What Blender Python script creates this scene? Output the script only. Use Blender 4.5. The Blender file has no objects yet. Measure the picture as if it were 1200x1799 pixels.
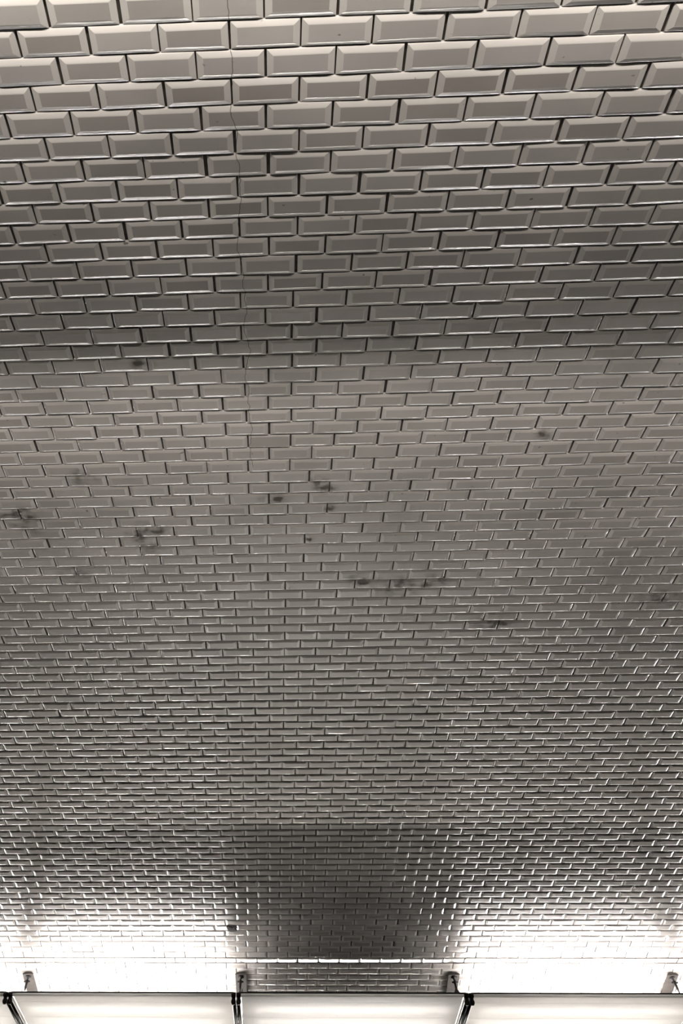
import bpy, bmesh, math, random
import numpy as np
from mathutils import Matrix, Vector

random.seed(7)
rng = np.random.default_rng(11)
scene = bpy.context.scene
COL = scene.collection

# ------------------------------------------------------------------ camera
cam_data = bpy.data.cameras.new('camera')
cam = bpy.data.objects.new('camera', cam_data)
COL.objects.link(cam)
right = Vector((0.998726, 0.043941, 0.024794))
up = Vector((0.019405, -0.788162, 0.615162))
fwd = Vector((-0.046573, 0.613897, 0.788011))
CAM_POS = Vector((0, 0, 1.6))
mw = Matrix.Identity(4)
for i in range(3):
    mw[i][0], mw[i][1], mw[i][2], mw[i][3] = right[i], up[i], -fwd[i], CAM_POS[i]
cam.matrix_world = mw
cam_data.sensor_fit = 'VERTICAL'
cam_data.sensor_height = 36.0
cam_data.lens = 36.0 * 1800 / 1799
cam_data.shift_x = 210 / 1799
cam_data.clip_start = 0.05
scene.camera = cam

# ------------------------------------------------------------------ world, lamps, exposure
world = bpy.data.worlds.new('world')
scene.world = world
world.use_nodes = True
world.node_tree.nodes['Background'].inputs[0].default_value = (0.9, 0.95, 1.0, 1)
world.node_tree.nodes['Background'].inputs[1].default_value = 0.02

scene.view_settings.view_transform = 'Standard'
scene.view_settings.look = 'None'
scene.view_settings.gamma = 1.0
scene.view_settings.use_curve_mapping = False
scene.view_settings.exposure = 0.0

TUBE_STRENGTH = 105.0        # fluorescent tubes of the hanging light line


def strip_lamp(name, loc, target, length, width, power, colour=(1.0, 0.95, 0.88)):
    d = bpy.data.lights.new(name, 'AREA')
    d.shape = 'RECTANGLE'
    d.size, d.size_y = length, width
    d.energy = power
    d.color = colour
    o = bpy.data.objects.new(name, d)
    COL.objects.link(o)
    o.location = loc
    o.rotation_euler = (Vector(target) - Vector(loc)).to_track_quat('-Z', 'X').to_euler()
    # long axis along the platform
    z = (Vector(loc) - Vector(target)).normalized()
    x = Vector((1, 0, 0))
    y = z.cross(x)
    m = Matrix((x, y, z)).transposed().to_4x4()
    m.translation = Vector(loc)
    o.matrix_world = m
    return o


# unseen lamp under the near vault, and one added to brighten the far wall
nl = strip_lamp('platform_lamp', (0, -0.55, 3.06), (0, -0.55 + math.cos(math.radians(95)), 3.06 + math.sin(math.radians(95))), 20, 0.06, 3800)
nl.data.spread = math.radians(130)
strip_lamp('far_wall_fill', (0, 16.62, 2.03), (0, 17.4, 0.5), 26, 0.10, 900)

wl = strip_lamp('near_fill', (0, -1.12, 2.30), (0, -1.12 + math.cos(math.radians(45)), 2.30 + math.sin(math.radians(45))), 20, 0.03, 205)  # added unseen fill, brightens the middle courses
wl.data.spread = math.radians(33)
fv = strip_lamp('far_vault_lamp', (0, 12.6, 4.03), (0, 12.6 - math.cos(math.radians(11)), 4.03 + math.sin(math.radians(11))), 22, 0.06, 88)
fv.data.spread = math.radians(38)

# ------------------------------------------------------------------ materials
def mat(name, colour, rough=0.5, metal=0.0, spec=0.5, noise=0.0, scale=8.0, bump=0.0):
    m = bpy.data.materials.new(name)
    m.use_nodes = True
    nt = m.node_tree
    b = nt.nodes['Principled BSDF']
    b.inputs['Base Color'].default_value = (*colour, 1)
    b.inputs['Roughness'].default_value = rough
    b.inputs['Metallic'].default_value = metal
    b.inputs['Specular IOR Level'].default_value = spec
    if noise or bump:
        tc = nt.nodes.new('ShaderNodeNewGeometry')
        nz = nt.nodes.new('ShaderNodeTexNoise')
        nz.inputs['Scale'].default_value = scale
        nz.inputs['Detail'].default_value = 5
        nt.links.new(tc.outputs['Position'], nz.inputs['Vector'])
        if noise:
            mp = nt.nodes.new('ShaderNodeMapRange')
            mp.inputs['From Min'].default_value = 0.3
            mp.inputs['From Max'].default_value = 0.7
            mp.inputs['To Min'].default_value = 1 - noise
            mp.inputs['To Max'].default_value = 1 + noise
            nt.links.new(nz.outputs['Fac'], mp.inputs['Value'])
            mx = nt.nodes.new('ShaderNodeVectorMath')
            mx.operation = 'SCALE'
            mx.inputs[0].default_value = colour
            nt.links.new(mp.outputs[0], mx.inputs['Scale'])
            nt.links.new(mx.outputs[0], b.inputs['Base Color'])
        if bump:
            bp = nt.nodes.new('ShaderNodeBump')
            bp.inputs['Strength'].default_value = bump
            bp.inputs['Distance'].default_value = 0.01
            nt.links.new(nz.outputs['Fac'], bp.inputs['Height'])
            nt.links.new(bp.outputs[0], b.inputs['Normal'])
    return m


def math_node(nt, op, a, b=None, c=None):
    n = nt.nodes.new('ShaderNodeMath')
    n.operation = op
    for i, v in enumerate((a, b, c)):
        if v is None:
            continue
        if isinstance(v, (int, float)):
            n.inputs[i].default_value = v
        else:
            nt.links.new(v, n.inputs[i])
    return n.outputs[0]


# soot smudges: centre (x, y) on the vault and radius, metres
SMUDGES = [(0.01, 2.352, .07), (0.21, 2.30, .06), (0.185, 2.25, .05), (0.222, 2.42, .045), (-0.487, 2.556, .09),
           (-0.537, 2.60, .07), (-0.69, 2.20, .08), (-0.98, 2.44, .11), (-0.96, 2.54, .06), (-0.49, 2.69, .06),
           (0.40, 2.975, .10), (0.56, 3.025, .13), (0.70, 2.985, .09), (0.161, 2.64, .03), (-0.389, 1.593, .05),
           (-0.85, 2.89, .09), (1.02, 3.33, .12), (1.709, 3.15, .12), (0.95, 2.0, .05)]


def tile_material():
    m = bpy.data.materials.new('glazed_tile')
    m.use_nodes = True
    nt = m.node_tree
    L = nt.links
    b = nt.nodes['Principled BSDF']
    geo = nt.nodes.new('ShaderNodeNewGeometry')
    pos = geo.outputs['Position']
    at = nt.nodes.new('ShaderNodeAttribute')
    at.attribute_name = 'tint'
    tint = at.outputs['Fac']
    # glaze colour, slightly different from tile to tile
    ramp = nt.nodes.new('ShaderNodeMix')
    ramp.data_type = 'RGBA'
    L.new(tint, ramp.inputs['Factor'])
    ramp.inputs['A'].default_value = (0.272, 0.249, 0.231, 1)
    ramp.inputs['B'].default_value = (0.382, 0.358, 0.340, 1)
    # cloudy grime
    nz = nt.nodes.new('ShaderNodeTexNoise')
    nz.inputs['Scale'].default_value = 3.0
    nz.inputs['Detail'].default_value = 6
    L.new(pos, nz.inputs['Vector'])
    gr = nt.nodes.new('ShaderNodeMapRange')
    gr.inputs['From Min'].default_value = 0.35
    gr.inputs['From Max'].default_value = 0.7
    gr.inputs['To Min'].default_value = 1.0
    gr.inputs['To Max'].default_value = 0.80
    L.new(nz.outputs['Fac'], gr.inputs['Value'])
    nf = nt.nodes.new('ShaderNodeTexNoise')
    nf.inputs['Scale'].default_value = 60.0
    nf.inputs['Detail'].default_value = 4
    L.new(pos, nf.inputs['Vector'])
    # soot smudges with a ragged outline
    tot = None
    sep = nt.nodes.new('ShaderNodeSeparateXYZ')
    L.new(pos, sep.inputs[0])
    for (sx, sy, r) in SMUDGES:
        dx = math_node(nt, 'SUBTRACT', sep.outputs['X'], sx)
        dx = math_node(nt, 'MULTIPLY', dx, 0.8)
        dy = math_node(nt, 'SUBTRACT', sep.outputs['Y'], sy)
        d = math_node(nt, 'SQRT', math_node(nt, 'ADD', math_node(nt, 'MULTIPLY', dx, dx), math_node(nt, 'MULTIPLY', dy, dy)))
        v = math_node(nt, 'SUBTRACT', 1.0, math_node(nt, 'DIVIDE', d, r * 0.85))
        v = math_node(nt, 'MAXIMUM', v, 0.0)
        tot = v if tot is None else math_node(nt, 'MAXIMUM', tot, v)
    n2 = nt.nodes.new('ShaderNodeTexNoise')
    n2.inputs['Scale'].default_value = 22.0
    n2.inputs['Detail'].default_value = 6
    L.new(pos, n2.inputs['Vector'])
    sm = math_node(nt, 'MULTIPLY', tot, math_node(nt, 'POWER', math_node(nt, 'MULTIPLY', n2.outputs['Fac'], 1.75), 4.0))
    sm = math_node(nt, 'MINIMUM', math_node(nt, 'MULTIPLY', sm, 0.8), 0.7)
    # fine dark specks
    vo = nt.nodes.new('ShaderNodeTexNoise')
    vo.inputs['Scale'].default_value = 45.0
    vo.inputs['Detail'].default_value = 2
    L.new(pos, vo.inputs['Vector'])
    spk = math_node(nt, 'MULTIPLY', math_node(nt, 'MAXIMUM', math_node(nt, 'SUBTRACT', vo.outputs['Fac'], 0.735), 0.0), 12.0)
    spk = math_node(nt, 'MINIMUM', spk, 0.7)
    # hairline crack running across the rows near the middle of the vault
    nc = nt.nodes.new('ShaderNodeTexNoise')
    nc.noise_dimensions = '1D'
    nc.inputs['Scale'].default_value = 5.0
    nc.inputs['Detail'].default_value = 4
    L.new(sep.outputs['Y'], nc.inputs['W'])
    cx = math_node(nt, 'ADD', math_node(nt, 'MULTIPLY', nc.outputs['Fac'], 0.06), -0.092)
    cd = math_node(nt, 'ABSOLUTE', math_node(nt, 'SUBTRACT', sep.outputs['X'], cx))
    cr = math_node(nt, 'LESS_THAN', cd, 0.0009)
    cr = math_node(nt, 'MULTIPLY', cr, math_node(nt, 'LESS_THAN', sep.outputs['Y'], 2.15))
    cr = math_node(nt, 'MULTIPLY', cr, 0.75)
    dark = math_node(nt, 'MAXIMUM', math_node(nt, 'MAXIMUM', sm, spk), cr)
    mul = nt.nodes.new('ShaderNodeVectorMath')
    mul.operation = 'SCALE'
    # bevels painted paler, standing in for the brighter surroundings they reflect
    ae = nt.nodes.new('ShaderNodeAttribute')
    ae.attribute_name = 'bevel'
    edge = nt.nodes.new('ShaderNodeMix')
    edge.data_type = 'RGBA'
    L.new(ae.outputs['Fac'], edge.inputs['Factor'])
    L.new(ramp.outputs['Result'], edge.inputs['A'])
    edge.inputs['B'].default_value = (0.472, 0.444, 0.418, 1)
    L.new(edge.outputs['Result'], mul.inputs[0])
    L.new(gr.outputs[0], mul.inputs['Scale'])
    mix = nt.nodes.new('ShaderNodeMix')
    mix.data_type = 'RGBA'
    L.new(dark, mix.inputs['Factor'])
    L.new(mul.outputs[0], mix.inputs['A'])
    mix.inputs['B'].default_value = (0.035, 0.028, 0.022, 1)
    L.new(mix.outputs['Result'], b.inputs['Base Color'])
    rr = nt.nodes.new('ShaderNodeMapRange')
    rr.inputs['To Min'].default_value = 0.11
    rr.inputs['To Max'].default_value = 0.17
    L.new(nf.outputs['Fac'], rr.inputs['Value'])
    L.new(rr.outputs[0], b.inputs['Roughness'])
    L.new(math_node(nt, 'MULTIPLY', math_node(nt, 'SUBTRACT', 1.0, math_node(nt, 'MINIMUM', math_node(nt, 'MULTIPLY', dark, 1.6), 1.0)), 0.5), b.inputs['Specular IOR Level'])
    b.inputs['IOR'].default_value = 1.68
    bp = nt.nodes.new('ShaderNodeBump')
    bp.inputs['Strength'].default_value = 0.05
    bp.inputs['Distance'].default_value = 0.004
    L.new(nf.outputs['Fac'], bp.inputs['Height'])
    L.new(bp.outputs[0], b.inputs['Normal'])
    return m


def brick_material(name, c1, c2, mortar, axis='XY'):
    """white metro tiling too far from the frame to be built tile by tile"""
    m = bpy.data.materials.new(name)
    m.use_nodes = True
    nt = m.node_tree
    b = nt.nodes['Principled BSDF']
    geo = nt.nodes.new('ShaderNodeNewGeometry')
    sep = nt.nodes.new('ShaderNodeSeparateXYZ')
    cmb = nt.nodes.new('ShaderNodeCombineXYZ')
    nt.links.new(geo.outputs['Position'], sep.inputs[0])
    nt.links.new(sep.outputs[axis[0]], cmb.inputs['X'])
    nt.links.new(sep.outputs[axis[1]], cmb.inputs['Y'])
    br = nt.nodes.new('ShaderNodeTexBrick')
    br.inputs['Scale'].default_value = 1.0
    br.inputs['Brick Width'].default_value = 0.15
    br.inputs['Row Height'].default_value = 0.075
    br.inputs['Mortar Size'].default_value = 0.003
    br.inputs['Color1'].default_value = (*c1, 1)
    br.inputs['Color2'].default_value = (*c2, 1)
    br.inputs['Mortar'].default_value = (*mortar, 1)
    nt.links.new(cmb.outputs[0], br.inputs['Vector'])
    nt.links.new(br.outputs['Color'], b.inputs['Base Color'])
    b.inputs['Roughness'].default_value = 0.25
    bp = nt.nodes.new('ShaderNodeBump')
    bp.inputs['Strength'].default_value = 0.4
    bp.inputs['Distance'].default_value = 0.004
    bp.invert = True
    nt.links.new(br.outputs['Fac'], bp.inputs['Height'])
    nt.links.new(bp.outputs[0], b.inputs['Normal'])
    return m


def tube_material(strength):
    m = bpy.data.materials.new('fluorescent_tube')
    m.use_nodes = True
    b = m.node_tree.nodes['Principled BSDF']
    b.inputs['Base Color'].default_value = (0.9, 0.9, 0.9, 1)
    b.inputs['Emission Color'].default_value = (1.0, 0.97, 0.955, 1)
    b.inputs['Emission Strength'].default_value = strength
    return m


def diffuser_material():
    m = bpy.data.materials.new('opal_diffuser')
    m.use_nodes = True
    nt = m.node_tree
    nt.nodes.remove(nt.nodes['Principled BSDF'])
    out = nt.nodes['Material Output']
    d = nt.nodes.new('ShaderNodeBsdfDiffuse')
    t = nt.nodes.new('ShaderNodeBsdfTranslucent')
    mx = nt.nodes.new('ShaderNodeMixShader')
    d.inputs[0].default_value = (0.88, 0.87, 0.85, 1)
    t.inputs[0].default_value = (0.88, 0.87, 0.85, 1)
    mx.inputs[0].default_value = 0.58
    nt.links.new(d.outputs[0], mx.inputs[1])
    nt.links.new(t.outputs[0], mx.inputs[2])
    nt.links.new(mx.outputs[0], out.inputs[0])
    return m


TILE = tile_material()
GROUT = mat('sooty_grout', (0.035, 0.027, 0.021), 0.9, noise=0.5, scale=30)
VAULT_FAR = brick_material('white_tiling_vault', (0.22, 0.21, 0.20), (0.19, 0.18, 0.17), (0.1, 0.09, 0.08), 'XY')
VAULT_NEAR = brick_material('dark_tiling_vault', (0.05, 0.046, 0.042), (0.04, 0.037, 0.034), (0.01, 0.009, 0.008), 'XY')  # unseen near vault kept dark to cut bounced light
WALL_TILE = brick_material('white_tiling_wall', (0.72, 0.70, 0.67), (0.66, 0.64, 0.61), (0.2, 0.18, 0.16), 'XZ')
POSTER = mat('dark_hoarding', (0.03, 0.027, 0.025), 0.8, noise=0.3, scale=3)
PLATFORM = mat('platform_asphalt', (0.06, 0.057, 0.053), 0.7, noise=0.15, scale=40, bump=0.2)
PLATFORM_FAR = mat('far_platform_asphalt', (0.06, 0.057, 0.053), 0.7, noise=0.2, scale=40, bump=0.2)
BALLAST = mat('track_bed', (0.02, 0.017, 0.014), 0.95, noise=0.5, scale=25, bump=0.8)
EDGE = mat('white_nosing', (0.7, 0.68, 0.64), 0.6, noise=0.1, scale=30)
PIPE = mat('cream_paint', (0.86, 0.83, 0.76), 0.4, noise=0.08, scale=25)
BLACK = mat('black_gloss_paint', (0.006, 0.005, 0.0045), 0.45, spec=0.12, noise=0.3, scale=60)
DARK_STEEL = mat('dark_steel', (0.05, 0.042, 0.036), 0.5, metal=0.3, noise=0.3, scale=50)
BEAM = mat('brown_grey_steel', (0.035, 0.03, 0.027), 0.6, spec=0.2, noise=0.25, scale=30)
TRAY = mat('white_enamel', (0.82, 0.81, 0.78), 0.35, noise=0.04, scale=20)
COVER = mat('blackened_sheet', (0.025, 0.022, 0.02), 0.55, noise=0.3, scale=20)
TUBE = tube_material(TUBE_STRENGTH)
OPAL = diffuser_material()
CHIP = mat('bare_cement', (0.012, 0.010, 0.009), 0.95, noise=0.5, scale=120)

# ------------------------------------------------------------------ helpers
def link(name, me, m=None, parent=None):
    o = bpy.data.objects.new(name, me)
    COL.objects.link(o)
    if m is not None and me is not None and not me.materials:
        for x in (m if isinstance(m, (list, tuple)) else [m]):
            me.materials.append(x)
    if parent:
        o.parent = parent
    return o


def bm_obj(name, bm, m, parent=None, smooth=False):
    me = bpy.data.meshes.new(name)
    bmesh.ops.recalc_face_normals(bm, faces=bm.faces)
    bm.to_mesh(me)
    bm.free()
    if smooth:
        for p in me.polygons:
            p.use_smooth = True
    return link(name, me, m, parent)


def add_box(bm, x0, x1, y0, y1, z0, z1):
    vs = [bm.verts.new((x, y, z)) for x in (x0, x1) for y in (y0, y1) for z in (z0, z1)]
    for q in ((0, 1, 3, 2), (4, 6, 7, 5), (0, 4, 5, 1), (2, 3, 7, 6), (0, 2, 6, 4), (1, 5, 7, 3)):
        bm.faces.new([vs[i] for i in q])
    return vs


def add_lathe(bm, p0, p1, prof, n=12):
    """prof: list of (t along p0-p1 in metres, radius)"""
    p0, p1 = Vector(p0), Vector(p1)
    ax = (p1 - p0).normalized()
    a = ax.orthogonal().normalized()
    b = ax.cross(a)
    rings = []
    for t, r in prof:
        c = p0 + ax * t
        rings.append([bm.verts.new(c + (a * math.cos(2 * math.pi * i / n) + b * math.sin(2 * math.pi * i / n)) * r) for i in range(n)])
    for r0, r1 in zip(rings, rings[1:]):
        for i in range(n):
            bm.faces.new((r0[i], r0[(i + 1) % n], r1[(i + 1) % n], r1[i]))
    bm.faces.new(rings[0][::-1])
    bm.faces.new(rings[-1])


def add_tube(bm, p0, p1, r, n=12):
    L = (Vector(p1) - Vector(p0)).length
    add_lathe(bm, p0, p1, [(0, r), (L, r)], n)


def add_extrude(bm, prof, axis0, axis1, origin, length_vec):
    """closed profile in the plane axis0/axis1 at origin swept along length_vec"""
    o, lv = Vector(origin), Vector(length_vec)
    a0, a1 = Vector(axis0), Vector(axis1)
    A = [bm.verts.new(o + a0 * u + a1 * v) for u, v in prof]
    B = [bm.verts.new(o + a0 * u + a1 * v + lv) for u, v in prof]
    n = len(prof)
    bm.faces.new(A[::-1])
    bm.faces.new(B)
    for i in range(n):
        bm.faces.new((A[i], A[(i + 1) % n], B[(i + 1) % n], B[i]))


def empty(name, loc):
    o = bpy.data.objects.new(name, None)
    COL.objects.link(o)
    o.empty_display_size = 0.1
    o.location = loc
    return o


def tag(o, label, cat, group=None):
    o['label'] = label
    o['category'] = cat
    if group:
        o['group'] = group
    return o


def structure(name, bm, m):
    o = bm_obj(name, bm, m)
    o['kind'] = 'structure'
    return o


# ------------------------------------------------------------------ the vault: its cross-section (y away, z up), one point per tile course
PY = [0.5018, 0.566, 0.6328, 0.6968, 0.7636, 0.8275, 0.8927, 0.9586, 1.0238, 1.09, 1.1567, 1.2239, 1.2902, 1.3581, 1.4246, 1.4932, 1.5592, 1.6266,
    1.6965, 1.7638, 1.8335, 1.9019, 1.9723, 2.0422, 2.1153, 2.1856, 2.2565, 2.3257, 2.3971, 2.4673, 2.5386, 2.6098, 2.6812, 2.7526, 2.8238, 2.8956,
    2.9678, 3.0398, 3.1131, 3.1854, 3.2559, 3.3284, 3.4015, 3.4744, 3.5471, 3.62, 3.6925, 3.7648, 3.8375, 3.9104, 3.9828, 4.0567, 4.1293, 4.204,
    4.2759, 4.349, 4.4223, 4.495, 4.5681, 4.6412, 4.7147, 4.7875, 4.8611, 4.9346, 5.008, 5.0803, 5.1531, 5.2252, 5.297, 5.3692, 5.4415, 5.5134, 5.586,
    5.6573, 5.7296, 5.8025, 5.8727, 5.9445, 6.0155, 6.0874, 6.1586, 6.2307, 6.3023, 6.3738, 6.445, 6.5172, 6.5877, 6.6589, 6.7301, 6.8009, 6.8723,
    6.9439, 7.0152, 7.088, 7.1605, 7.2342, 7.3063, 7.379, 7.4531, 7.5263, 7.5991]
PZ = [3.9018, 3.9321, 3.9607, 3.9918, 4.0209, 4.0525, 4.0834, 4.1138, 4.145, 4.1756, 4.2059, 4.2359, 4.2666, 4.2962, 4.3269, 4.3561, 4.3872, 4.4172,
    4.4452, 4.4752, 4.5033, 4.5322, 4.5595, 4.587, 4.612, 4.6389, 4.6652, 4.6926, 4.7182, 4.7444, 4.7695, 4.7945, 4.819, 4.8433, 4.8673, 4.8907,
    4.9135, 4.9361, 4.9573, 4.9789, 5.0016, 5.0224, 5.0424, 5.062, 5.0815, 5.1005, 5.1193, 5.1378, 5.1556, 5.1729, 5.1901, 5.2057, 5.2218, 5.2359,
    5.2516, 5.266, 5.2798, 5.2935, 5.3065, 5.3191, 5.3307, 5.3425, 5.3532, 5.3635, 5.3733, 5.3836, 5.393, 5.4024, 5.4116, 5.42, 5.4279, 5.4355,
    5.4422, 5.4494, 5.4554, 5.4603, 5.467, 5.472, 5.4772, 5.4811, 5.4853, 5.4882, 5.4911, 5.4937, 5.4961, 5.4973, 5.4995, 5.5007, 5.5015, 5.5023,
    5.5022, 5.5017, 5.501, 5.4988, 5.4965, 5.493, 5.4904, 5.4872, 5.4825, 5.4782, 5.4741]
ROW_X = [0.0098, 0.0089, 0.009, 0.0092, 0.0105, 0.012, 0.0113, 0.0105, 0.011, 0.0116, 0.0095, 0.0075, 0.0033, -0.0009, 0.0003, 0.0015, 0.0026, 0.0036,
    0.0028, 0.002, 0.0029, 0.0037, 0.0032, 0.0027, 0.0006, -0.0016, -0.0019, -0.0022, -0.0048, -0.0076, -0.0094, -0.0113, -0.0116, -0.0119, -0.0123,
    -0.0126, -0.0129, -0.0132, -0.0135, -0.0138, -0.014, -0.0143, -0.0155, -0.0166, -0.0178, -0.019, -0.0201, -0.0213, -0.0215, -0.0216, -0.0217,
    -0.0219, -0.022, -0.0221, -0.0234, -0.0247, -0.026, -0.0274, -0.0287, -0.0301, -0.0318, -0.0336, -0.0353, -0.0371, -0.0389, -0.0407, -0.0425,
    -0.0443, -0.0462, -0.0481, -0.0485, -0.0488, -0.0492, -0.0496, -0.05, -0.0503, -0.0515, -0.0527, -0.054, -0.0552, -0.0565, -0.0577, -0.059,
    -0.0603, -0.0618, -0.0633, -0.0648, -0.0664, -0.0689, -0.0715, -0.0749, -0.0783, -0.0802, -0.082, -0.0837, -0.0854, -0.0881, -0.0909, -0.0922,
    -0.0935]
PY = np.array(PY); PZ = np.array(PZ)
NB = len(PY)                                    # 101 course boundaries -> courses 1..100
# carry the section on by a few courses at both ends
pre_y, pre_z = [], []
y, z, a = PY[0], PZ[0], math.radians(25.3)
for i in range(2):
    a += math.radians(0.35)
    y -= 0.0742 * math.cos(a); z -= 0.0742 * math.sin(a)
    pre_y.append(y); pre_z.append(z)
post_y, post_z = [], []
y, z, a = PY[-1], PZ[-1], math.radians(-3.3)
for i in range(18):
    a -= math.radians(0.15)
    y += 0.0735 * math.cos(a); z += 0.0735 * math.sin(a)
    post_y.append(y); post_z.append(z)
SY = np.concatenate([pre_y[::-1], PY, post_y])
SZ = np.concatenate([pre_z[::-1], PZ, post_z])
K0 = -len(pre_y)                                # boundary index of SY[0]
def row_x(k):
    if k < 1: return ROW_X[0]
    if k > 100: return ROW_X[-1]
    return ROW_X[k - 1]

FLOOR_NEAR_Y = -1.25
XL = 12.0

# shell behind the tiles (grout bed), thick; lies 5 mm behind the tile rims
def offset_profile(py, pz, d):
    ty, tz = np.gradient(py), np.gradient(pz)
    l = np.hypot(ty, tz)
    return py - tz / l * d, pz + ty / l * d     # outward (up)

near_y = [-1.25, -1.20, -1.05, -0.82, -0.52, -0.15, 0.20]
near_z = [2.20, 2.62, 2.98, 3.27, 3.46, 3.62, 3.77]
far_y, far_z = [], []
yy, zz, aa = SY[-1], SZ[-1], math.radians(-6.0)
while yy < 17.2:
    aa -= math.radians(0.62)
    yy += 0.4 * math.cos(aa); zz += 0.4 * math.sin(aa)
    far_y.append(yy); far_z.append(zz)
GY, GZ = offset_profile(SY, SZ, 0.005)
VY = np.concatenate([near_y, GY, far_y]); VZ = np.concatenate([near_z, GZ, far_z])
OY, OZ = offset_profile(VY, VZ, 0.25)
bm = bmesh.new()
xs = [-XL, -5.2, 5.2, XL]
inner = [[bm.verts.new((x, VY[i], VZ[i])) for i in range(len(VY))] for x in xs]
outer = [[bm.verts.new((x, OY[i], OZ[i])) for i in range(len(VY))] for x in xs]
n0, n1 = len(near_y), len(near_y) + len(GY) - 1
for j in range(3):
    for i in range(len(VY) - 1):
        f = bm.faces.new((inner[j][i], inner[j][i + 1], inner[j + 1][i + 1], inner[j + 1][i]))
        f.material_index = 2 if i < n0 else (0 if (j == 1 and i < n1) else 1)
        f = bm.faces.new((outer[j][i], outer[j + 1][i], outer[j + 1][i + 1], outer[j][i + 1]))
        f.material_index = 1
ceiling = structure('ceiling', bm, [GROUT, VAULT_FAR, VAULT_NEAR])

# ------------------------------------------------------------------ tiles
# bevelled tile: x along the course, y towards the near side, z into the room; nominal 1 x 1, scaled per tile
BEV, RISE = 0.0148, 0.0043
def tile_rings(w, h, bev=BEV, rise=RISE, jit=None):
    """five rings of four corners"""
    spec = [(0.0, -0.006), (0.0, 0.0), (bev * .14, rise * .25), (bev * .80, rise * .94), (bev, rise)]
    V = []
    for ins, zz in spec:
        hx, hy = w / 2 - ins, h / 2 - ins
        V += [(-hx, -hy, zz), (hx, -hy, zz), (hx, hy, zz), (-hx, hy, zz)]
    V = np.array(V)
    if jit is not None:
        V = V + jit
    return V
FACES = []
for r in range(4):
    for i in range(4):
        a, b_ = r * 4 + i, r * 4 + (i + 1) % 4
        FACES.append((a, b_, b_ + 4, a + 4))
FACES.append((16, 17, 18, 19))
FACES = np.array(FACES)
# corner normals: each bevel rolls smoothly from its rim to the face, the mitres stay crisp
SLOPES = [0.0, math.radians(28), math.radians(17), math.radians(12), math.radians(2)]
OUT = np.array([(0, -1, 0), (1, 0, 0), (0, 1, 0), (-1, 0, 0)], float)
NORM = []
for r in range(4):
    for i in range(4):
        if r == 0:
            NORM += [OUT[i]] * 4
        else:
            na = math.cos(SLOPES[r]) * np.array([0, 0, 1.0]) + math.sin(SLOPES[r]) * OUT[i]
            nb = math.cos(SLOPES[r + 1]) * np.array([0, 0, 1.0]) + math.sin(SLOPES[r + 1]) * OUT[i]
            NORM += [na, na, nb, nb]
NORM += [np.array([0, 0, 1.0])] * 4
NORM = np.array(NORM)
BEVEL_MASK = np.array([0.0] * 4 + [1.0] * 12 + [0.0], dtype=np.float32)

ROW95 = 0.152      # one course laid proud, tipped towards the far side
def u_of(k, n):
    """along-course position of joint n in course k; a tile is a little longer towards the right"""
    kk = min(max(k, 1), 100)
    dist = math.hypot(0.5 * (PY[kk] + PY[kk - 1]), 0.5 * (PZ[kk] + PZ[kk - 1]) - 1.6)
    w0 = 1800 * 0.15 / dist * 0.98
    c = 0.15 * 1.1e-5 * w0
    lim = 600 / w0
    m = max(-lim, min(lim, n))
    return row_x(k) + 0.15 * n + c * (m * m + 2 * m * (n - m))

def proj(P):
    v = Vector(P) - CAM_POS
    d = v.dot(fwd)
    return 390 + 1800 * v.dot(right) / d, 899 - 1800 * v.dot(up) / d

# smoothed slope of the section, for the lie of the tile faces
_ang = np.arctan2(np.diff(SZ), np.diff(SY))
_k = np.arange(len(_ang))
ANG = np.array([np.polyval(np.polyfit(_k[max(0, i - 10):i + 11], _ang[max(0, i - 10):i + 11], 2), i) for i in _k])

tiles = []          # (visible area, centre, rotation 3x3, width, height, kind)
for k in range(K0 + 1, K0 + len(SY)):
    i1 = k - K0
    p0 = np.array([0, SY[i1 - 1], SZ[i1 - 1]]); p1 = np.array([0, SY[i1], SZ[i1]])
    t = p1 - p0
    hgt = np.linalg.norm(t); t = np.array([0, math.cos(ANG[i1 - 1]), math.sin(ANG[i1 - 1])])
    X = np.array([1.0, 0, 0]); Yl = -t; Zl = np.cross(X, Yl)
    base = np.stack([X, Yl, Zl], 1)
    off = 0.0 if k % 2 == 0 else 0.5
    row_tilt = rng.normal(0, 0.0012)
    if k == 95:
        row_tilt = ROW95
    for n in range(-34, 34):
        u0, u1 = u_of(k, n + off), u_of(k, n + 1 + off)
        j0, j1 = rng.normal(0, 0.0007, 2)
        gap = 0.0040 + abs(rng.normal(0, 0.0018))
        w = (u1 - u0) - gap
        h = hgt - 0.0019 - abs(rng.normal(0, 0.0006))
        uc = 0.5 * (u0 + u1) + j0
        c = 0.5 * (p0 + p1) + np.array([uc, 0, 0]) + Zl * rng.normal(0, 0.0006) + t * rng.normal(0, 0.0004)
        a1 = rng.normal(0, 0.0028) + row_tilt
        a2 = rng.normal(0, 0.004); a3 = rng.normal(0, 0.0022)
        R = np.array(Matrix.Rotation(a1, 3, 'X') @ Matrix.Rotation(a2, 3, 'Y') @ Matrix.Rotation(a3, 3, 'Z'))
        kind = 0
        if k == 24 and abs(uc - 0.312) < 0.075: kind = 1
        if k == 23 and abs(uc + 0.071) < 0.075: kind = 1
        if k == 88 and abs(uc + 0.37) < 0.075: kind = 2
        px, py = proj(c)
        area = 0.0
        if -40 < px < 1240 and -15 < py < 1750:
            area = 1.0 / (np.linalg.norm(c - np.array(CAM_POS)) ** 2)
        tiles.append((area, c, base @ R, w, h, kind))
order = sorted(range(len(tiles)), key=lambda i: -tiles[i][0])
single = set(order[:300])

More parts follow.
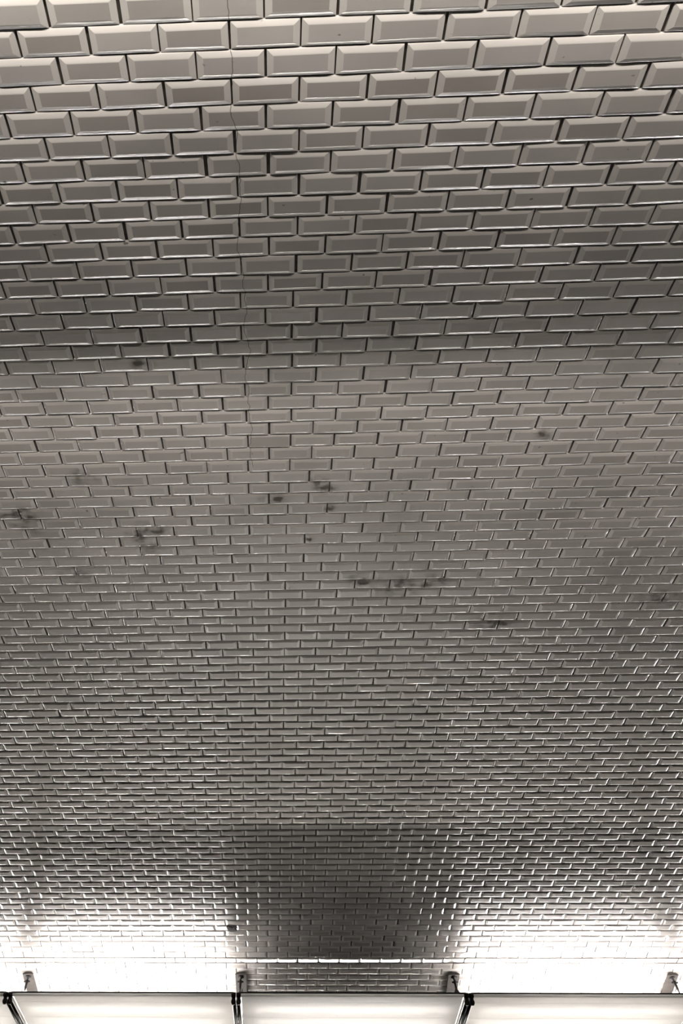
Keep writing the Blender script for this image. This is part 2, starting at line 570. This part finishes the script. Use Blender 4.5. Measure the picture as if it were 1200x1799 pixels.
# the 300 largest tiles: objects of their own, sharing eight meshes
variants = []
W0, H0 = 0.1462, 0.0712
for v in range(10):
    jit = rng.normal(0, 0.00035, (20, 3))
    V = tile_rings(W0, H0, BEV + rng.normal(0, .0005), RISE + rng.normal(0, .0004), jit)
    if v >= 8:
        V = tile_rings(W0, H0, 0.006, 0.0042)
    me = bpy.data.meshes.new('tile')
    me.from_pydata(V.tolist(), [], FACES.tolist())
    at = me.attributes.new('tint', 'FLOAT', 'FACE')
    at.data.foreach_set('value', np.full(len(FACES), min(1, max(0, 0.55 + rng.normal(0, 0.25))) if v < 8 else 0.2, dtype=np.float32))
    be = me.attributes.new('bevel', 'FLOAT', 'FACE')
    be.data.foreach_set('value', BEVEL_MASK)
    me.materials.append(TILE)
    me.shade_smooth()
    me.normals_split_custom_set(NORM.tolist())
    variants.append(me)
allV, allT, allR = [], [], []
for i, (area, c, R, w, h, kind) in enumerate(tiles):
    if i in single:
        me = variants[rng.integers(0, 8)] if kind == 0 else variants[8]
        o = bpy.data.objects.new('tile', me)
        COL.objects.link(o)
        S = np.diag([w / W0, h / H0, 1.0])
        m4 = Matrix(((R @ S).tolist())).to_4x4()
        m4.translation = Vector(c)
        o.matrix_world = m4
        o.parent = ceiling
    else:
        if kind == 0:
            V = tile_rings(w, h, BEV + rng.normal(0, .0005), RISE, rng.normal(0, 0.0003, (20, 3)))
        else:
            V = tile_rings(w, h, 0.006, 0.0042)
        allV.append(V @ R.T + c)
        allR.append(NORM @ R.T)
        allT.append(min(1, max(0, 0.55 + rng.normal(0, 0.25))))
allV = np.array(allV)
N = len(allV)
F = (FACES[None] + (np.arange(N) * 20)[:, None, None]).reshape(-1, 4)
me = bpy.data.meshes.new('small_tiles')
me.vertices.add(N * 20); me.vertices.foreach_set('co', allV.reshape(-1).astype(np.float32))
me.loops.add(F.size); me.loops.foreach_set('vertex_index', F.reshape(-1).astype(np.int32))
me.polygons.add(len(F)); me.polygons.foreach_set('loop_start', np.arange(0, F.size, 4, dtype=np.int32))
me.update(calc_edges=True)
at = me.attributes.new('tint', 'FLOAT', 'FACE')
at.data.foreach_set('value', np.repeat(np.array(allT, dtype=np.float32), len(FACES)))
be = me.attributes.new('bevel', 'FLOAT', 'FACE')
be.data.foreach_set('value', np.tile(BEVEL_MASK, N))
me.materials.append(TILE)
me.shade_smooth()
me.normals_split_custom_set(np.array(allR).reshape(-1, 3).tolist())
o = link('small_tiles', me, None, ceiling)
o['kind'] = 'stuff'

# broken tile corner: a jagged hole showing dark cement
def vault_z(y):
    return float(np.interp(y, SY, SZ))
bm = bmesh.new()
cx_, cy_ = -0.326, 6.764
outline = [(-.034, -.034), (-.020, -.036), (-.012, -.012), (-.004, -.034), (.004, -.010), (.014, -.030), (.022, -.008), (.030, .008), (.036, .012), (.034, .030), (.010, .034), (-.012, .032), (-.024, .020), (-.030, -.006)]
za = vault_z(cy_)
A = [bm.verts.new((cx_ + u, cy_ + v, za - 0.0122)) for u, v in outline]
B_ = [bm.verts.new((cx_ + u * .8, cy_ + v * .8, za + 0.002)) for u, v in outline]
Cc = [bm.verts.new((cx_ + u * 1.02, cy_ + v * 1.02, za - 0.0135)) for u, v in outline]
ctr = bm.verts.new((cx_, cy_, za - 0.015))
for i in range(len(outline)):
    j = (i + 1) % len(outline)
    bm.faces.new((A[i], A[j], B_[j], B_[i]))
    bm.faces.new((A[i], Cc[i], Cc[j], A[j]))
    bm.faces.new((Cc[i], ctr, Cc[j]))
o = bm_obj('chipped_patch', bm, CHIP, ceiling)
o['label'] = 'black chipped patch on one tile'

# ------------------------------------------------------------------ rest of the station (around and behind the camera)
bm = bmesh.new(); add_box(bm, -XL, XL, -1.55, 4.2, -0.25, 0.0); structure('floor', bm, PLATFORM)
bm = bmesh.new(); add_box(bm, -XL, XL, 4.2, 13.2, -1.4, -1.1); structure('floor_track', bm, BALLAST)
bm = bmesh.new(); add_box(bm, -XL, XL, 13.2, 17.8, -0.25, 0.0); structure('floor_far', bm, PLATFORM_FAR)
bm = bmesh.new(); add_box(bm, -XL, XL, 4.0, 4.2, -1.4, -0.25); structure('trim_1', bm, POSTER)
bm = bmesh.new(); add_box(bm, -XL, XL, 13.2, 13.4, -1.4, -0.25); structure('trim_2', bm, POSTER)
bm = bmesh.new(); add_box(bm, -XL, XL, -1.55, -1.25, 0.0, 2.6); structure('wall_near', bm, POSTER)
bm = bmesh.new(); add_box(bm, -XL, XL, 17.4, 17.7, 0.0, 3.9); structure('wall_far', bm, WALL_TILE)
bm = bmesh.new(); add_box(bm, -XL, XL, 17.36, 17.42, 0.0, 0.43); structure('baseboard_far', bm, POSTER)
bm = bmesh.new(); add_box(bm, -XL, XL, 17.35, 17.42, 1.05, 2.6); structure('trim_3', bm, POSTER)
for s, nm in ((-1, 'wall_left'), (1, 'wall_right')):
    bm = bmesh.new(); add_box(bm, *sorted((s * XL, s * (XL + .3))), -1.55, 17.8, -1.4, 6.0); structure(nm, bm, POSTER)

# unseen box added to cut the lamp behind it: its lower front edge throws the shadow that ends at the sixteenth course
bm = bmesh.new(); add_box(bm, -XL, XL, -0.72, -0.40, 2.849, 2.98); structure('shade_box', bm, POSTER)

# ------------------------------------------------------------------ the hanging line of light modules
JOINT0, PITCH = -0.298, 1.596
FY0, FZ0, FD = 7.0, 5.137, 0.72           # near rail, depth of module
SLOPE = math.tan(math.radians(6.5))

def P(x, d, dz=0.0):
    """point on the module plane, d metres back from the near rail"""
    return Vector((x, FY0 + d, FZ0 + SLOPE * d + dz))

def light_module(n, lit, label):
    xa, xb = JOINT0 + PITCH * n, JOINT0 + PITCH * (n + 1)
    t = empty('light_module', (0.5 * (xa + xb), FY0 + FD / 2, FZ0))
    tag(t, label, 'light', 'white light modules hanging under the vault')
    inv = Matrix.Translation(-Vector(t.location))
    def part(name, bm, m, parent=None, smooth=False):
        bmesh.ops.transform(bm, matrix=inv, verts=bm.verts)
        return bm_obj(name, bm, m, parent or t, smooth)
    e = 0.030
    # near rail: pale pipe with a black strip along its top
    bm = bmesh.new(); add_tube(bm, P(xa + e, 0), P(xb - e, 0), 0.0105, 14)
    rail = part('front_rail', bm, OPAL, None, True)  # pipe made translucent to pass tube light and look brighter
    bm = bmesh.new(); add_box(bm, xa + e - .012, xb - e + .012, FY0 - .004, FY0 + .010, FZ0 + 0.0095, FZ0 + .0205)
    part('top_strip', bm, BLACK, rail)
    bm = bmesh.new(); add_tube(bm, P(xa + e, FD), P(xb - e, FD), 0.0105, 10)
    part('rear_rail', bm, PIPE, None, True)
    # opal diffuser in three strips with fine joints between them
    for d0, d1 in ((0.010, 0.118), (0.121, 0.405), (0.408, FD - .010)):
        bm = bmesh.new()
        add_extrude(bm, [(d0, SLOPE * d0 - .004), (d1, SLOPE * d1 - .004), (d1, SLOPE * d1), (d0, SLOPE * d0)],
                    (0, 1, 0), (0, 0, 1), (xa + e + .006, FY0, FZ0), (xb - xa - 2 * e - .012, 0, 0))
        part('diffuser_strip', bm, OPAL)
    for s, xx in ((1, xa), (-1, xb)):
        # black side tube, its corner fitting on the near rail, and the white edge strip next to it
        bm = bmesh.new(); add_tube(bm, P(xx + s * .0135, .02, -.028), P(xx + s * .0135, FD, -.028), 0.0085, 12)
        part('side_tube', bm, BLACK, None, True)
        bm = bmesh.new()
        add_extrude(bm, [(.012, -.030), (FD - .01, -.030 + SLOPE * FD), (FD - .01, .012 + SLOPE * FD), (.012, .012)],
                    (0, 1, 0), (0, 0, 1), (xx + s * .0265, FY0, FZ0), (s * .004, 0, 0))
        part('edge_strip', bm, TRAY)
        bm = bmesh.new()
        c = P(xx + s * .017, 0)
        add_lathe(bm, c - Vector((.0155, 0, 0)), c + Vector((.0155, 0, 0)), [(0, .015), (.003, .0175), (.028, .0175), (.031, .015)], 14)
        cf = part('corner_fitting', bm, BLACK, None, True)
        bm = bmesh.new()
        add_lathe(bm, c + Vector((0, 0, .010)), c + Vector((s * .001, .010, -.062)), [(0, .012), (.012, .0125), (.040, .0125), (.046, .0165), (.058, .0165), (.066, .0135), (.073, .010)], 14)
        part('coupling', bm, BLACK, cf, True)
        bm = bmesh.new()
        c2 = P(xx + s * .017, FD)
        add_lathe(bm, c2 - Vector((.0155, 0, 0)), c2 + Vector((.0155, 0, 0)), [(0, .015), (.003, .0175), (.028, .0175), (.031, .015)], 10)
        part('corner_fitting', bm, BLACK, None, True)
    # fluorescent tubes with end caps, above the diffuser
    for d in (0.25, 0.50):
        bm = bmesh.new(); add_tube(bm, P(xa + .10, d, .088), P(xb - .10, d, .088), 0.013, 10)
        tb = part('lamp_tube', bm, TUBE)
        for q0, q1 in ((xa + .07, xa + .10), (xb - .10, xb - .07)):
            bm = bmesh.new()
            add_tube(bm, P(q0, d, .088), P(q1, d, .088), 0.014, 10)
            part('lamp_holder', bm, TRAY, tb)
    if lit:
        # upright end plates added to shield the middle tiles from sideways light
        for s, xx in ((1, xa + .034), (-1, xb - .034)):
            bm = bmesh.new()
            add_extrude(bm, [(.02, .012), (FD - .02, .012 + SLOPE * FD), (FD - .02, .17 + SLOPE * FD), (.32, .19), (.20, .12), (.03, .028)],
                        (0, 1, 0), (0, 0, 1), (xx, FY0, FZ0), (s * .003, 0, 0))
            part('end_plate', bm, TRAY)
    if not lit:
        # closed sheet cover over the tubes: no light goes up
        bm = bmesh.new()
        z0, z1 = .012, .145
        add_extrude(bm, [(.0, z0), (.25, z1), (FD - .02, z1 - .018 + SLOPE * FD), (FD, z0 + SLOPE * FD), (FD - .006, z0 + SLOPE * FD),
                         (FD - .024, z1 - .022 + SLOPE * FD), (.252, z1 - .004), (.008, z0)],
                    (0, 1, 0), (0, 0, 1), (xa + .033, FY0, FZ0), (xb - xa - .066, 0, 0))
        cov = part('top_cover', bm, COVER)
        for s, xx in ((1, xa + .033), (-1, xb - .033)):
            bm = bmesh.new()
            add_extrude(bm, [(.0, z0), (FD, z0 + SLOPE * FD), (FD - .02, .16 + SLOPE * FD), (.30, .20), (.22, .16), (.12, .075)], (0, 1, 0), (0, 0, 1), (xx, FY0, FZ0), (s * -.003, 0, 0))
            part('end_plate', bm, COVER, cov)
    return t

MODULES = [
    (-3, True, 'lit white light module second out of view on the left'),
    (-2, True, 'lit white light module cut off at the left edge of the view'),
    (-1, True, 'lit white light module left of the middle one, under blown-out white tiles'),
    (0, False, 'middle white light module with a closed top under the dark patch of tiles'),
    (1, True, 'lit white light module right of the middle one, running to the right edge'),
    (2, True, 'lit white light module just beyond the right edge of the view'),
    (3, True, 'lit white light module second out of view on the right'),
]
for n, lit, lab in MODULES:
    light_module(n, lit, lab)

# ------------------------------------------------------------------ hangers: channel on the vault with a turnbuckle rod
def hanger(x, xr, label):
    y0 = 7.33
    zc = vault_z(y0) - 0.010
    t = empty('hanger', (x, y0, zc))
    tag(t, label, 'bracket', 'hangers carrying the light modules')
    inv = Matrix.Translation(-Vector(t.location))
    def part(name, bm, m, smooth=False):
        bmesh.ops.transform(bm, matrix=inv, verts=bm.verts)
        return bm_obj(name, bm, m, t, smooth)
    # domed channel against the tiles
    bm = bmesh.new()
    prof = [(-.040, -.021), (-.040, -.017), (-.033, -.009), (-.022, -.002), (.022, -.002), (.033, -.009), (.040, -.017), (.040, -.021)]
    slope = (vault_z(7.9) - vault_z(y0)) / (7.9 - y0)
    add_extrude(bm, prof, (1, 0, 0), (0, 0, 1), (x, y0, zc), (0, .62, .62 * slope))
    part('channel', bm, BEAM)
    top = Vector((x, y0 + .030, zc - .019))
    bot = Vector((xr, y0 + .045, FZ0 + SLOPE * .375 - .015))
    L = (bot - top).length
    bm = bmesh.new()
    add_lathe(bm, top, bot, [(0, .008), (.004, .022), (.010, .022), (.014, .010), (.030, .008)], 14)
    part('flange', bm, BLACK, True)
    bm = bmesh.new()
    add_lathe(bm, top, bot, [(.028, .008), (.034, .012), (.050, .012), (.056, .008), (.060, .009), (.085, .0085), (.100, .005)], 12)
    d = (bot - top).normalized()
    c = top + d * .042
    part('turnbuckle', bm, BLACK, True)
    bm = bmesh.new()
    add_tube(bm, c - Vector((.022, 0, 0)), c + Vector((.022, 0, 0)), .0065, 10)
    part('bolt', bm, BLACK, True)
    bm = bmesh.new()
    add_tube(bm, top + d * .095, bot, .0042, 10)
    part('rod', bm, BLACK, True)
    return t

for x, xr, lab in ((-1.865, -1.894, 'leftmost of the four dark hangers, rod leaning left, before white tiles'),
                   (-0.28, -0.298, 'dark hanger at the left end of the middle light module'),
                   (1.28, 1.298, 'dark hanger at the right end of the middle light module'),
                   (2.847, 2.894, 'rightmost of the four dark hangers, rod leaning right, near right edge')):
    hanger(x, xr, lab)
